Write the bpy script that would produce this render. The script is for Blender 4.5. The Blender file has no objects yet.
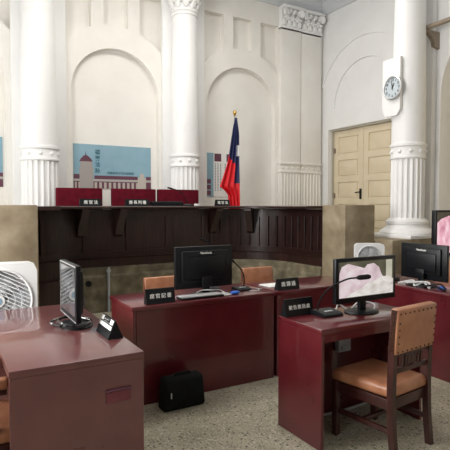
import bpy, bmesh, math, random
from mathutils import Vector, Matrix
random.seed(4)
PI = math.pi
R = math.radians
S = bpy.context.scene
C = S.collection

# ---------------------------------------------------------------- camera, world, light
cd = bpy.data.cameras.new('camera'); cam = bpy.data.objects.new('camera', cd); C.objects.link(cam)
cam.location = (0, 0, 1.5); cam.rotation_euler = (R(90 - 2.34), 0, R(-30))
cd.sensor_fit = 'HORIZONTAL'; cd.sensor_width = 36; cd.lens = 36 * 490 / 450; cd.clip_start = .05
S.camera = cam
W = bpy.data.worlds.new('daylight'); S.world = W; W.use_nodes = True
W.node_tree.nodes['Background'].inputs[0].default_value = (.80, .88, 1, 1)
W.node_tree.nodes['Background'].inputs[1].default_value = .55
S.view_settings.view_transform = 'Standard'; S.view_settings.look = 'None'
S.view_settings.gamma = 1; S.view_settings.use_curve_mapping = False
S.view_settings.exposure = -0.05
S.cycles.use_denoising = True
S.cycles.max_bounces = 10; S.cycles.diffuse_bounces = 6

def area(name, loc, rot, sx, sy, power, col=(1, 1, 1)):
    l = bpy.data.lights.new(name, 'AREA'); l.shape = 'RECTANGLE'; l.size = sx; l.size_y = sy
    l.energy = power; l.color = col
    o = bpy.data.objects.new(name, l); C.objects.link(o); o.location = loc; o.rotation_euler = rot
    return o
WIN = [(-3.2, 1.7), (.2, 1.7), (3.4, 1.6), (6.6, 1.5)]         # windows of the left wall: centre y, width
WPOW = [8, 40, 300, 85]
for (wy, ww), p in zip(WIN, WPOW):
    area('window_daylight', (-1.95, wy, 2.6), (0, R(-90), 0), 3.0, ww, p, (1, .98, .95))
area('ceiling_lamp_light', (2.7, 5.6, 5.68), (0, 0, 0), 3.4, 1.0, 125, (1, .96, .9))
area('ceiling_lamp_light', (2.7, -1.5, 5.68), (0, 0, 0), 1.2, .5, 10, (1, .96, .9))

# ---------------------------------------------------------------- materials
def mat(name, col, rough=.5, metal=0, coat=0, emis=None, es=1, spec=None):
    m = bpy.data.materials.new(name); m.use_nodes = True
    b = m.node_tree.nodes['Principled BSDF']
    b.inputs['Base Color'].default_value = (*col, 1); b.inputs['Roughness'].default_value = rough
    b.inputs['Metallic'].default_value = metal; b.inputs['Coat Weight'].default_value = coat
    if spec is not None: b.inputs['Specular IOR Level'].default_value = spec
    if emis: b.inputs['Emission Color'].default_value = (*emis, 1); b.inputs['Emission Strength'].default_value = es
    return m
def noisy(name, stops, scale=8, rough=.6, detail=6, bump=0, stretch=(1, 1, 1), kind='noise', rough2=None, coat=0, spec=None):
    m = mat(name, stops[0][1], rough, coat=coat, spec=spec); nt = m.node_tree; N = nt.nodes; L = nt.links; b = N['Principled BSDF']
    tc = N.new('ShaderNodeTexCoord'); mp = N.new('ShaderNodeMapping'); mp.inputs['Scale'].default_value = stretch
    L.new(tc.outputs['Object'], mp.inputs[0])
    t = N.new('ShaderNodeTexNoise'); t.inputs['Scale'].default_value = scale; t.inputs['Detail'].default_value = detail
    L.new(mp.outputs[0], t.inputs['Vector'])
    cr = N.new('ShaderNodeValToRGB'); e = cr.color_ramp.elements
    for i, (p, c) in enumerate(stops):
        q = e[i] if i < 2 else e.new(p)
        q.position = p; q.color = (*c, 1)
    L.new(t.outputs['Fac'], cr.inputs[0]); L.new(cr.outputs[0], b.inputs['Base Color'])
    if rough2 is not None:
        mr = N.new('ShaderNodeMapRange'); mr.inputs['To Min'].default_value = rough; mr.inputs['To Max'].default_value = rough2
        L.new(t.outputs['Fac'], mr.inputs[0]); L.new(mr.outputs[0], b.inputs['Roughness'])
    if bump:
        bp = N.new('ShaderNodeBump'); bp.inputs['Strength'].default_value = bump; bp.inputs['Distance'].default_value = .01
        L.new(t.outputs['Fac'], bp.inputs['Height']); L.new(bp.outputs[0], b.inputs['Normal'])
    return m
def terrazzo():
    m = mat('terrazzo', (.3, .28, .23), .35); nt = m.node_tree; N = nt.nodes; L = nt.links; b = N['Principled BSDF']
    tc = N.new('ShaderNodeTexCoord'); last = None
    n = N.new('ShaderNodeTexNoise'); n.inputs['Scale'].default_value = 3; n.inputs['Detail'].default_value = 4
    L.new(tc.outputs['Object'], n.inputs['Vector'])
    base = N.new('ShaderNodeValToRGB'); base.color_ramp.elements[0].color = (.32, .295, .21, 1); base.color_ramp.elements[1].color = (.52, .48, .36, 1)
    base.color_ramp.elements[0].position = .3; base.color_ramp.elements[1].position = .7
    L.new(n.outputs['Fac'], base.inputs[0]); last = base.outputs[0]
    for sc, th, cols in ((40, .36, [(.62, .58, .48), (.05, .05, .045), (.30, .27, .2), (.5, .47, .38)]), (85, .4, [(.7, .66, .56), (.06, .055, .05), (.4, .36, .27), (.22, .2, .15)])):
        v = N.new('ShaderNodeTexVoronoi'); v.inputs['Scale'].default_value = sc
        L.new(tc.outputs['Object'], v.inputs['Vector'])
        sep = N.new('ShaderNodeSeparateColor'); L.new(v.outputs['Color'], sep.inputs[0])
        cr = N.new('ShaderNodeValToRGB'); cr.color_ramp.interpolation = 'CONSTANT'
        e = cr.color_ramp.elements
        for i, c in enumerate(cols):
            q = e[i] if i < 2 else e.new(.25 * i)
            q.position = .25 * i; q.color = (*c, 1)
        L.new(sep.outputs[0], cr.inputs[0])
        lt = N.new('ShaderNodeMath'); lt.operation = 'LESS_THAN'; lt.inputs[1].default_value = th; L.new(v.outputs['Distance'], lt.inputs[0])
        gt = N.new('ShaderNodeMath'); gt.operation = 'GREATER_THAN'; gt.inputs[1].default_value = .35; L.new(sep.outputs[1], gt.inputs[0])
        mu = N.new('ShaderNodeMath'); mu.operation = 'MULTIPLY'; L.new(lt.outputs[0], mu.inputs[0]); L.new(gt.outputs[0], mu.inputs[1])
        mx = N.new('ShaderNodeMix'); mx.data_type = 'RGBA'
        L.new(mu.outputs[0], mx.inputs[0]); L.new(last, mx.inputs[6]); L.new(cr.outputs[0], mx.inputs[7]); last = mx.outputs[2]
    L.new(last, b.inputs['Base Color']); return m
def painted_maroon(nm='maroon_paint', c1=(.085, .006, .010, 1), c2_=(.125, .013, .018, 1)):
    m = mat(nm, (.13, .012, .018), .26, coat=.6); nt = m.node_tree; N = nt.nodes; L = nt.links; b = N['Principled BSDF']
    tc = N.new('ShaderNodeTexCoord')
    n = N.new('ShaderNodeTexNoise'); n.inputs['Scale'].default_value = 5; n.inputs['Detail'].default_value = 8
    L.new(tc.outputs['Object'], n.inputs['Vector'])
    cr = N.new('ShaderNodeValToRGB'); cr.color_ramp.elements[0].position = .3; cr.color_ramp.elements[1].position = .75
    cr.color_ramp.elements[0].color = c1; cr.color_ramp.elements[1].color = c2_
    L.new(n.outputs['Fac'], cr.inputs[0])
    s = N.new('ShaderNodeTexNoise'); s.inputs['Scale'].default_value = 38; s.inputs['Detail'].default_value = 3
    L.new(tc.outputs['Object'], s.inputs['Vector'])
    c2 = N.new('ShaderNodeValToRGB'); c2.color_ramp.elements[0].position = .74; c2.color_ramp.elements[1].position = .78
    L.new(s.outputs['Fac'], c2.inputs[0])
    mx = N.new('ShaderNodeMix'); mx.data_type = 'RGBA'; L.new(c2.outputs[0], mx.inputs[0]); L.new(cr.outputs[0], mx.inputs[6])
    mx.inputs[7].default_value = (.28, .14, .13, 1); L.new(mx.outputs[2], b.inputs['Base Color'])
    mr = N.new('ShaderNodeMapRange'); mr.inputs['To Min'].default_value = .2; mr.inputs['To Max'].default_value = .42
    L.new(n.outputs['Fac'], mr.inputs[0]); L.new(mr.outputs[0], b.inputs['Roughness'])
    return m

M = {}
M['wall'] = noisy('wall_plaster', [(.35, (.80, .775, .73)), (.65, (.84, .82, .775))], 2.5, .75, bump=.03)
M['white'] = noisy('white_paint', [(.3, (.80, .80, .795)), (.7, (.84, .84, .835))], 3, .5)
M['ceil'] = mat('ceiling_paint', (.62, .64, .66), .8)
M['floor'] = terrazzo()
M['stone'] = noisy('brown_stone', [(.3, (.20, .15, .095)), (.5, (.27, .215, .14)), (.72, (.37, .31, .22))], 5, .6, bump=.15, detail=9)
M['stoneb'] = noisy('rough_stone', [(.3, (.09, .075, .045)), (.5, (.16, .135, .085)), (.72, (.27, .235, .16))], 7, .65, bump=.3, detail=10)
M['dwood'] = noisy('dark_wood', [(.3, (.010, .005, .0045)), (.7, (.042, .015, .012))], 6, .25, stretch=(6, 6, .6), rough2=.4)
M['cwood'] = noisy('chair_wood', [(.3, (.03, .009, .008)), (.7, (.065, .018, .014))], 8, .35, stretch=(5, 5, .8))
M['maroon'] = painted_maroon()
M['haze_tinted'] = painted_maroon('haze_tinted_maroon_paint', (.115, .034, .034, 1), (.16, .05, .048, 1))  # left desk's maroon, greyer and browner: reflected haze mixed into the colour
M['leather'] = noisy('tan_leather', [(.3, (.36, .14, .07)), (.7, (.50, .23, .125))], 9, .38, bump=.08)
M['redv'] = noisy('red_upholstery', [(.3, (.075, .002, .009)), (.7, (.125, .004, .014))], 12, .85, spec=.15)
M['black'] = mat('black_plastic', (.006, .007, .009), .38, spec=.28)
M['bmat'] = mat('black_matte', (.007, .007, .007), .6, spec=.25)
M['bag'] = noisy('black_fabric', [(.3, (.004, .005, .005)), (.7, (.009, .011, .010))], 60, .85, bump=.3, spec=.2)
M['screen'] = mat('screen_glass', (.02, .022, .025), .07, coat=1)
M['metal'] = mat('grey_metal', (.62, .63, .64), .38, .8)
M['chrome'] = mat('chrome', (.75, .75, .76), .12, 1)
M['brass'] = mat('brass', (.7, .45, .12), .25, 1)
M['wplast'] = mat('white_plastic', (.78, .79, .8), .35)
M['gplast'] = mat('grey_plastic', (.42, .45, .48), .4)
M['bluegrey'] = mat('blue_grey_plastic', (.25, .38, .5), .4)
M['ivory'] = mat('ivory_letters', (.9, .9, .86), .5)
M['door'] = noisy('cream_door_paint', [(.3, (.68, .58, .41)), (.7, (.74, .64, .47))], 3, .45)
M['frame'] = mat('door_frame_paint', (.50, .47, .40), .5)
M['rail'] = noisy('grey_brown_wood', [(.3, (.22, .17, .12)), (.7, (.3, .24, .18))], 6, .5, stretch=(5, .5, 5))
M['blue_sky'] = noisy('poster_blue', [(.3, (.22, .38, .47)), (.7, (.27, .43, .52))], 4, .6)
M['proof'] = mat('poster_maroon', (.13, .045, .075), .6)
M['pwall'] = mat('poster_pale', (.50, .45, .40), .6)
M['pgrey'] = mat('poster_tower', (.36, .33, .31), .6)
M['ptext'] = mat('poster_text', (.03, .13, .17), .6)
M['paper'] = mat('white_paper', (.8, .8, .78), .7)
M['flagr'] = mat('flag_red', (.72, .01, .02), .6)
M['flagb'] = mat('flag_blue', (.012, .018, .09), .6)
M['flagw'] = mat('flag_white', (.8, .8, .8), .6)
M['cface'] = mat('clock_face', (.5, .56, .6), .4)
M['blue'] = mat('blue_plastic', (.02, .10, .45), .4)
M['cable_w'] = mat('pale_cable', (.55, .55, .55), .5)
M['skin'] = noisy('screen_pink', [(.3, (.35, .13, .16)), (.6, (.85, .48, .54)), (.8, (.95, .72, .76))], 6, .3, stretch=(1, 1, 2))
M['label'] = mat('dull_maroon_label', (.16, .03, .045), .5)
def emit_noise(name, stops, scale, stretch, st):
    m = noisy(name, stops, scale, .25, stretch=stretch); nt = m.node_tree; b = nt.nodes['Principled BSDF']
    cr = [n for n in nt.nodes if n.type == 'VALTORGB'][0]
    for l in list(nt.links):
        if l.to_socket == b.inputs['Base Color']: nt.links.remove(l)
    b.inputs['Base Color'].default_value = (.01, .01, .01, 1)
    nt.links.new(cr.outputs[0], b.inputs['Emission Color']); b.inputs['Emission Strength'].default_value = st; b.inputs['Specular IOR Level'].default_value = .1
    return m
M['scr_bg'] = emit_noise('screen_backdrop', [(.35, (.06, .055, .035)), (.65, (.13, .12, .08))], 5, (1, 1, 1), 1)
M['scr_pale'] = emit_noise('screen_pale', [(.35, (.45, .43, .34)), (.65, (.6, .57, .47))], 5, (1, 1, 1), 1)
M['scr_pink'] = emit_noise('screen_pink_cloth', [(.3, (.50, .37, .39)), (.5, (.68, .54, .57)), (.7, (.8, .72, .73))], 9, (1, 1, 1.6), 1)
M['scr_towel'] = emit_noise('screen_towel', [(.3, (.52, .46, .42)), (.6, (.78, .74, .70))], 12, (1, 1, 2), 1)
M['scr_hand'] = emit_noise('screen_hand', [(.3, (.55, .2, .27)), (.5, (.85, .45, .54)), (.72, (.98, .72, .78))], 7, (2.2, 1, 1), 1)

# ---------------------------------------------------------------- mesh helpers
def bx(bm, x0, x1, y0, y1, z0, z1, bev=0, seg=2, mtx=None):
    r = bmesh.ops.create_cube(bm, size=1)
    vs = r['verts']
    bmesh.ops.scale(bm, vec=(x1 - x0, y1 - y0, z1 - z0), verts=vs)
    bmesh.ops.translate(bm, vec=((x0 + x1) / 2, (y0 + y1) / 2, (z0 + z1) / 2), verts=vs)
    if bev:
        es = list({e for v in vs for e in v.link_edges})
        r = bmesh.ops.bevel(bm, geom=es, offset=bev, segments=seg, affect='EDGES', profile=.5)
        vs = list({v for f in r['faces'] for v in f.verts} | {v for v in vs if v.is_valid})
    if mtx is not None: bmesh.ops.transform(bm, matrix=mtx, verts=vs)
    return vs
def tube(bm, pts, r, seg=10, caps=True):
    pts = [Vector(p) for p in pts]; rings = []
    n = len(pts); ref = None
    for i, p in enumerate(pts):
        d = (pts[min(i + 1, n - 1)] - pts[max(i - 1, 0)]).normalized()
        if ref is None:
            a = d.orthogonal().normalized()
        else:
            a = (ref - d * ref.dot(d)); a = a.normalized() if a.length > 1e-6 else d.orthogonal().normalized()
        ref = a; b = d.cross(a)
        rr = r[i] if isinstance(r, (list, tuple)) else r
        rings.append([bm.verts.new(p + (a * math.cos(t) + b * math.sin(t)) * rr) for t in [2 * PI * k / seg for k in range(seg)]])
    for A, B in zip(rings, rings[1:]):
        for k in range(seg): bm.faces.new((A[k], A[(k + 1) % seg], B[(k + 1) % seg], B[k]))
    if caps:
        bm.faces.new(rings[0][::-1]); bm.faces.new(rings[-1])
def lathe(bm, prof, c=(0, 0), seg=40, wob=None):
    rings = []
    for r, z in prof:
        rings.append([bm.verts.new((c[0] + r * math.cos(2 * PI * k / seg), c[1] + r * math.sin(2 * PI * k / seg), z)) for k in range(seg)])
    for A, B in zip(rings, rings[1:]):
        for k in range(seg): bm.faces.new((A[k], A[(k + 1) % seg], B[(k + 1) % seg], B[k]))
    bm.faces.new(rings[0][::-1]); bm.faces.new(rings[-1])
def ellipsoid(bm, c, s, u=12, v=8, mtx=None):
    r = bmesh.ops.create_uvsphere(bm, u_segments=u, v_segments=v, radius=1)
    bmesh.ops.scale(bm, vec=s, verts=r['verts'])
    if mtx is not None: bmesh.ops.transform(bm, matrix=mtx, verts=r['verts'])
    bmesh.ops.translate(bm, vec=c, verts=r['verts'])
def prism(bm, poly, axis, a, b):
    """extrude a 2D polygon along axis ('x': poly=(y,z); 'y': poly=(x,z); 'z': poly=(x,y))"""
    def P(p, t): return {'x': (t, p[0], p[1]), 'y': (p[0], t, p[1]), 'z': (p[0], p[1], t)}[axis]
    A = [bm.verts.new(P(p, a)) for p in poly]; B = [bm.verts.new(P(p, b)) for p in poly]
    n = len(poly)
    for i in range(n): bm.faces.new((A[i], A[(i + 1) % n], B[(i + 1) % n], B[i]))
    bm.faces.new(A[::-1]); bm.faces.new(B)
def catmull(pts, n=6):
    P = [Vector(p) for p in pts]; P = [P[0] * 2 - P[1]] + P + [P[-1] * 2 - P[-2]]; out = []
    for i in range(1, len(P) - 2):
        for k in range(n):
            t = k / n; a, b, c, d = P[i - 1:i + 3]
            out.append(.5 * ((2 * b) + (c - a) * t + (2 * a - 5 * b + 4 * c - d) * t * t + (3 * b - a - 3 * c + d) * t ** 3))
    out.append(P[-2]); return out
def obj(name, bm, m, parent=None, smooth=35, mats=None):
    bmesh.ops.recalc_face_normals(bm, faces=bm.faces)
    me = bpy.data.meshes.new(name); bm.to_mesh(me); bm.free()
    for mm in (mats or [m]): me.materials.append(mm)
    if smooth:
        me.shade_smooth(); me.set_sharp_from_angle(angle=R(smooth))
    o = bpy.data.objects.new(name, me); C.objects.link(o)
    if parent: o.parent = parent
    return o
def new(): return bmesh.new()
def thing(name, label, cat, loc=(0, 0, 0), rz=0, group=None):
    o = bpy.data.objects.new(name, None); C.objects.link(o); o.location = loc; o.rotation_euler = (0, 0, rz)
    o.empty_display_size = .1; o['label'] = label; o['category'] = cat
    if group: o['group'] = group
    return o
def tag(o, label, cat, group=None):
    o['label'] = label; o['category'] = cat
    if group: o['group'] = group
    return o
def struct(o): o['kind'] = 'structure'; return o
def dup(root, loc, rz, label, group=None):
    r = root.copy(); C.objects.link(r); r.location = loc; r.rotation_euler = (0, 0, rz); r['label'] = label
    if group: r['group'] = group
    for ch in list(root.children):
        c = ch.copy(); C.objects.link(c); c.parent = r
        for g in list(ch.children):
            if g.name.startswith('stud'): continue      # they face away from the room
            d = g.copy(); C.objects.link(d); d.parent = c
    return r
def curve_mesh(cu):
    o = bpy.data.objects.new('tmp', cu); C.objects.link(o)
    dg = bpy.context.evaluated_depsgraph_get(); me = bpy.data.meshes.new_from_object(o.evaluated_get(dg))
    bpy.data.objects.remove(o); return me
def slab(outer, holes, t):
    """flat plate in local xy with holes, thickness t (0..t along z) -> mesh"""
    cu = bpy.data.curves.new('tmp', 'CURVE'); cu.dimensions = '2D'; cu.fill_mode = 'BOTH'; cu.extrude = t / 2
    for pts in [outer] + holes:
        s = cu.splines.new('POLY'); s.points.add(len(pts) - 1); s.use_cyclic_u = True
        for q, p in zip(s.points, pts): q.co = (p[0], p[1], 0, 1)
    return curve_mesh(cu)
def lettering(txt, size, m, parent, loc, rot, name='lettering', vertical=False, depth=.0012, bold=.0, sp=1.0):
    cu = bpy.data.curves.new('tmp', 'FONT'); cu.body = '\n'.join(txt) if vertical else txt
    cu.size = size; cu.align_x = 'CENTER'; cu.align_y = 'CENTER'; cu.extrude = depth; cu.offset = bold; cu.resolution_u = 2; cu.space_character = sp
    me = curve_mesh(cu); me.materials.append(m)
    o = bpy.data.objects.new(name, me); C.objects.link(o)
    if parent: o.parent = parent
    o.location = loc; o.rotation_euler = rot
    return o
FRONT = (R(90), 0, 0)   # text facing -y
BACK = (R(90), 0, R(180))

# ================================================================ ROOM
XL, XH, XA, YB, YF, ZC, YJ = -1.6, 6.36, 7.15, 8.2, -5.0, 5.86, 5.2
bm = new(); bx(bm, XL - .3, XA + .6, YF - .3, YB + .4, -.12, 0); struct(obj('floor', bm, M['floor']))
bm = new(); bx(bm, XL - .3, XA + .6, YF - .3, YB + .4, ZC, ZC + .12); struct(obj('ceiling', bm, M['ceil']))

def arch(cx, hw, z0, zs, n=24):
    return [(cx - hw, z0), (cx + hw, z0)] + [(cx + hw * math.cos(a), zs + hw * math.sin(a)) for a in [PI * k / n for k in range(n + 1)]]
def vous(cx, x0, x1, zc, Rr, ztop, n=8):
    pts = [(cx + x0 + (x1 - x0) * k / n, zc + math.sqrt(Rr * Rr - (x0 + (x1 - x0) * k / n) ** 2)) for k in range(n + 1)]
    return pts + [(cx + x1, ztop), (cx + x0, ztop)]
holes = []
NICHE = [(.12, .75), (2.61, .76), (5.13, .79)]
for cx, hw in NICHE:
    holes.append(arch(cx, hw, 1.0, 3.38))
    for a, b in ((-.86, -.42), (-.21, .21), (.42, .86)): holes.append(vous(cx, a, b, 3.38, 1.145, 5.12))
me = slab([(XL, 0), (XA, 0), (XA, ZC), (XL, ZC)], holes, .12)
bm = new(); bm.from_mesh(me)
bmesh.ops.rotate(bm, cent=(0, 0, 0), matrix=Matrix.Rotation(R(90), 3, 'X'), verts=bm.verts)
bmesh.ops.translate(bm, vec=(0, YB + .06, 0), verts=bm.verts)
bx(bm, XL, XA, YB + .12, YB + .3, 0, ZC)
struct(obj('wall_back', bm, M['wall'], smooth=20))

# apse side wall with door opening and a blind lunette
DY0, DY1, DZ = 6.25, 7.99, 3.09
me = slab([(YJ - .0, 0), (YB, 0), (YB, ZC), (YJ, ZC)], [[(DY0, .63), (DY1, .63), (DY1, DZ), (DY0, DZ)], arch(7.0, .82, 3.5, 3.55)], .22)
bm = new(); bm.from_mesh(me)
bm.transform(Matrix(((0, 0, 1, XA + .11), (1, 0, 0, 0), (0, 1, 0, 0), (0, 0, 0, 1))))
bx(bm, XA + .22, XA + .3, YJ, YB, 0, ZC)
bx(bm, XA + .04, XA + .2, YJ, YB, DZ + .01, ZC)      # shallow back of the lunette
struct(obj('wall_apse', bm, M['white'], smooth=20))
bm = new()
for k in range(28):
    a0, a1 = PI * (.12 + .76 * k / 28), PI * (.12 + .76 * (k + 1) / 28)
    for rr, w in ((1.24, .05),):
        q = [(7.0 + rr * math.cos(a0), 3.55 + rr * math.sin(a0)), (7.0 + (rr + w) * math.cos(a0), 3.55 + (rr + w) * math.sin(a0)),
             (7.0 + (rr + w) * math.cos(a1), 3.55 + (rr + w) * math.sin(a1)), (7.0 + rr * math.cos(a1), 3.55 + rr * math.sin(a1))]
        prism(bm, q, 'x', XA - .03, XA + .01)
struct(obj('trim_1', bm, M['white']))
# jamb between apse and hall
bm = new(); bx(bm, XH, XA + .3, YJ - .1, YJ, 0, ZC); struct(obj('wall_jamb', bm, M['white']))
# right hall wall with arched opening
AY0, AY1 = 2.5, 4.7
me = slab([(YF, 0), (YJ - .1, 0), (YJ - .1, ZC), (YF, ZC)], [arch((AY0 + AY1) / 2, 1.1, .02, 3.1, 30), arch(-.8, 1.1, .02, 3.1, 30)], .45)
bm = new(); bm.from_mesh(me)
bm.transform(Matrix(((0, 0, 1, XH + .225), (1, 0, 0, 0), (0, 1, 0, 0), (0, 0, 0, 1))))
struct(obj('wall_right', bm, M['white'], smooth=20))
# left wall with windows
hs = [arch(y, w / 2, 1.0, 3.9, 20) for y, w in WIN]
me = slab([(YF, 0), (YB, 0), (YB, ZC), (YF, ZC)], hs, .25)
bm = new(); bm.from_mesh(me)
bm.transform(Matrix(((0, 0, 1, XL - .125), (1, 0, 0, 0), (0, 1, 0, 0), (0, 0, 0, 1))))
struct(obj('wall_left', bm, M['white'], smooth=20))
bm = new(); bx(bm, XL - .3, XA + .3, YF - .2, YF, 0, ZC); struct(obj('wall_front', bm, M['wall']))
for i, (y, w) in enumerate(WIN):
    bm = new()
    for yy in (y - w / 2 + .03, y, y + w / 2 - .03): bx(bm, XL - .16, XL - .11, yy - .03, yy + .03, 1.0, 4.2)
    for zz in (1.03, 1.9, 2.9, 3.9): bx(bm, XL - .16, XL - .11, y - w / 2, y + w / 2, zz - .03, zz + .03)
    struct(obj('window_%d' % (i + 1), bm, M['white']))
# cornices
def cornice(name, axis, a, b, wallc, sgn):
    prof = [(0, ZC - .34), (.04, ZC - .34), (.05, ZC - .25), (.10, ZC - .2), (.13, ZC - .12), (.2, ZC - .08), (.24, ZC - .01), (.24, ZC), (0, ZC)]
    bm = new(); prism(bm, [(wallc + sgn * p[0], p[1]) for p in prof], axis, a, b); return struct(obj(name, bm, M['ceil'], smooth=0))
cornice('trim_2', 'x', XL, XA, YB, -1)
cornice('trim_3', 'y', YJ, YB, XA, -1)
cornice('trim_4', 'y', YF, YJ - .1, XH, -1)
# pilaster strips behind the columns
for i, (a, b) in enumerate(((.95, 1.76), (3.42, 4.25))):
    bm = new(); bx(bm, a, b, YB - .09, YB, .63, 5.55, .012); struct(obj('trim_%d' % (i + 5), bm, M['white']))
bm = new(); bx(bm, XH - .1, XH, 4.77, YJ - .1, 1.04, ZC - .34, .01); struct(obj('trim_7', bm, M['white']))

# double door in the apse side wall
XD = XA + .085
d = bpy.data.objects.new('door_1', None); C.objects.link(d); struct(d)
bm = new()
bx(bm, XD + .0, XD + .13, DY0 - .0, DY0 + .03, .63, DZ); bx(bm, XD + .0, XD + .13, DY1 - .03, DY1, .63, DZ); bx(bm, XD, XD + .13, DY0 + .03, DY1 - .03, DZ - .03, DZ)
obj('door_frame', bm, M['frame'], d)
ym = (DY0 + DY1) / 2
for a, b in ((DY0 + .033, ym - .004), (ym + .004, DY1 - .033)):
    bm = new(); bx(bm, XD + .085, XD + .13, a, b, .65, DZ - .033)
    bx(bm, XD + .06, XD + .09, a, a + .13, .65, DZ - .033); bx(bm, XD + .06, XD + .09, b - .13, b, .65, DZ - .033)
    zs = [.65, 1.0, 1.55, 2.05, 2.5, 3.0]
    for z in (.71, 1.12, 1.58, 2.04, 2.50, 2.98): bx(bm, XD + .06, XD + .09, a + .13, b - .13, z - .06, z + .06)
    for z0, z1 in ((.79, 1.04), (1.2, 1.5), (1.66, 1.96), (2.12, 2.42), (2.58, 2.9)): bx(bm, XD + .07, XD + .09, a + .17, b - .17, z0, z1, .008)
    leaf = obj('door_leaf', bm, M['door'], d)
    if a > ym - .1:
        bm = new(); bx(bm, XD + .045, XD + .062, a + .03, a + .085, 1.62, 1.83, .005); tube(bm, [(XD + .05, a + .055, 1.76), (XD + .0, a + .055, 1.76), (XD + .0, a + .15, 1.75)], .012)
        obj('door_handle', bm, M['bmat'], leaf)
        for z in (1.7, 2.65):
            bm = new(); tube(bm, [(XD + .05, b - .01, z - .06), (XD + .05, b - .01, z + .06)], .016); bx(bm, XD + .045, XD + .06, b - .05, b, z - .045, z + .045)
            obj('hinge', bm, M['rail'], leaf)
# arched door in the hall wall
d = bpy.data.objects.new('door_2', None); C.objects.link(d); struct(d)
bm = new(); prism(bm, arch((AY0 + AY1) / 2, 1.095, .02, 3.1, 30), 'x', XH + .34, XH + .39)
for y in (AY0 + .12, (AY0 + AY1) / 2 - .06, (AY0 + AY1) / 2 + .06, AY1 - .12): bx(bm, XH + .31, XH + .345, y - .05, y + .05, .05, 3.1)
for z in (.15, 1.1, 2.1, 3.05): bx(bm, XH + .31, XH + .345, AY0 + .05, AY1 - .05, z - .05, z + .05)
obj('door_leaf', bm, M['door'], d)
d = bpy.data.objects.new('door_3', None); C.objects.link(d); struct(d)
bm = new(); prism(bm, arch(-.8, 1.095, .02, 3.1, 30), 'x', XH + .34, XH + .39); obj('door_leaf', bm, M['door'], d)

# wooden curtain rail on a scroll bracket
t = thing('curtain_rail', 'grey-brown wooden rail on a scroll bracket high on the wall right of the fluted column', 'curtain rail', (0, 0, 0))
bm = new(); tube(bm, [(XH - .26, 4.9, 4.05), (XH - .26, 2.3, 4.05)], .035, 12); obj('rail', bm, M['rail'], t)
for yy in (4.76, 2.5):
    bm = new(); bx(bm, XH - .31, XH, yy - .035, yy + .035, 3.985, 4.02, .004)
    prism(bm, [(XH, 3.99), (XH - .27, 3.99), (XH - .2, 3.95), (XH - .13, 3.89), (XH - .10, 3.80), (XH, 3.78)], 'y', yy - .03, yy + .03); obj('bracket', bm, M['rail'], t)
bm = new(); lathe(bm, [(.04, 0), (.045, .02), (.025, .04), (.035, .06), (.015, .09), (.004, .12)], (XH - .26, 4.86), 14)
for v in bm.verts: v.co.z += 4.075
obj('finial', bm, M['rail'], t)

# ================================================================ PLATFORM, BENCH
PXL, PXR = .77, 4.6
def upath(off=0, n=14, y0=5.25):
    """inner face of the U shaped bench; off pushes outwards (away from the room)"""
    r, cy = .9 + off, 5.9; pts = [(PXL - off, y0)]
    pts += [(PXL + .9 + r * math.cos(a), cy + r * math.sin(a)) for a in [PI - PI / 2 * k / n for k in range(n + 1)]]
    pts += [(PXR - .9 + r * math.cos(a), cy + r * math.sin(a)) for a in [PI / 2 - PI / 2 * k / n for k in range(n + 1)]]
    return pts + [(PXR + off, y0)]
def sweepU(bm, prof, y0=5.25, sl=None):
    rows = [[(x, y, z) for x, y in upath(o, 14, y0)] for o, z in prof]
    if sl: rows = [r[sl[0]:sl[1]] for r in rows]
    V = [[bm.verts.new(p) for p in r] for r in rows]; n = len(V)
    for i in range(n):
        A, B = V[i], V[(i + 1) % n]
        for k in range(len(A) - 1): bm.faces.new((A[k], A[k + 1], B[k + 1], B[k]))
    bm.faces.new([r[0] for r in V][::-1]); bm.faces.new([r[-1] for r in V])
ZP = .63
# stone base under the bench and platform floor behind it
bm = new(); sweepU(bm, [(-.06, 0), (-.06, .5), (-.03, .53), (-.03, .6), (.0, ZP), (.2, ZP), (.2, 0)], sl=(12, None))
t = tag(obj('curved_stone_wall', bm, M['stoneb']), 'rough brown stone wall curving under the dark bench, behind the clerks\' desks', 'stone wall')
bm = new()
ins = upath(.21, 14, 5.25)
poly = [(XL, 5.25)] + ins + [(XH + .79, 5.25), (XH + .79, YB), (XL, YB)]
prism(bm, poly, 'z', .45, ZP); struct(obj('floor_platform', bm, M['floor'], smooth=0))

b = thing('judges_bench', 'long dark wooden judges\' bench curving between the two stone piers', 'bench', (0, 0, 0))
bm = new(); sweepU(bm, [(.04, ZP), (.04, 1.44), (.1, 1.44), (.1, ZP)])
sweepU(bm, [(.0, ZP), (.0, .74), (.02, .76), (.04, .76), (.04, ZP)])
sweepU(bm, [(.015, .82), (.015, .85), (.04, .85), (.04, .82)])
sweepU(bm, [(.01, 1.33), (.01, 1.44), (.05, 1.44), (.05, 1.33)])
P = upath(.0, 14); seglen = [0]
for p, q in zip(P, P[1:]): seglen.append(seglen[-1] + math.dist(p, q))
def at_len(s, off=0):
    for i in range(len(P) - 1):
        if s <= seglen[i + 1]:
            f = (s - seglen[i]) / (seglen[i + 1] - seglen[i]); break
    else: f = 1
    x = P[i][0] + f * (P[i + 1][0] - P[i][0]); y = P[i][1] + f * (P[i + 1][1] - P[i][1])
    dx, dy = P[i + 1][0] - P[i][0], P[i + 1][1] - P[i][1]; L = math.hypot(dx, dy); dx /= L; dy /= L
    return x - dy * off, y + dx * off, math.atan2(dy, dx)
tot = seglen[-1]
def pl(bm, s, w, z0, z1, d0, d1, bev=0):
    x, y, a = at_len(s); m = Matrix.Translation((x, y, 0)) @ Matrix.Rotation(a, 4, 'Z')
    bx(bm, -w / 2, w / 2, d0, d1, z0, z1, bev, 1, m)
sarc = seglen[16] - .05
s = .25
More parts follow.
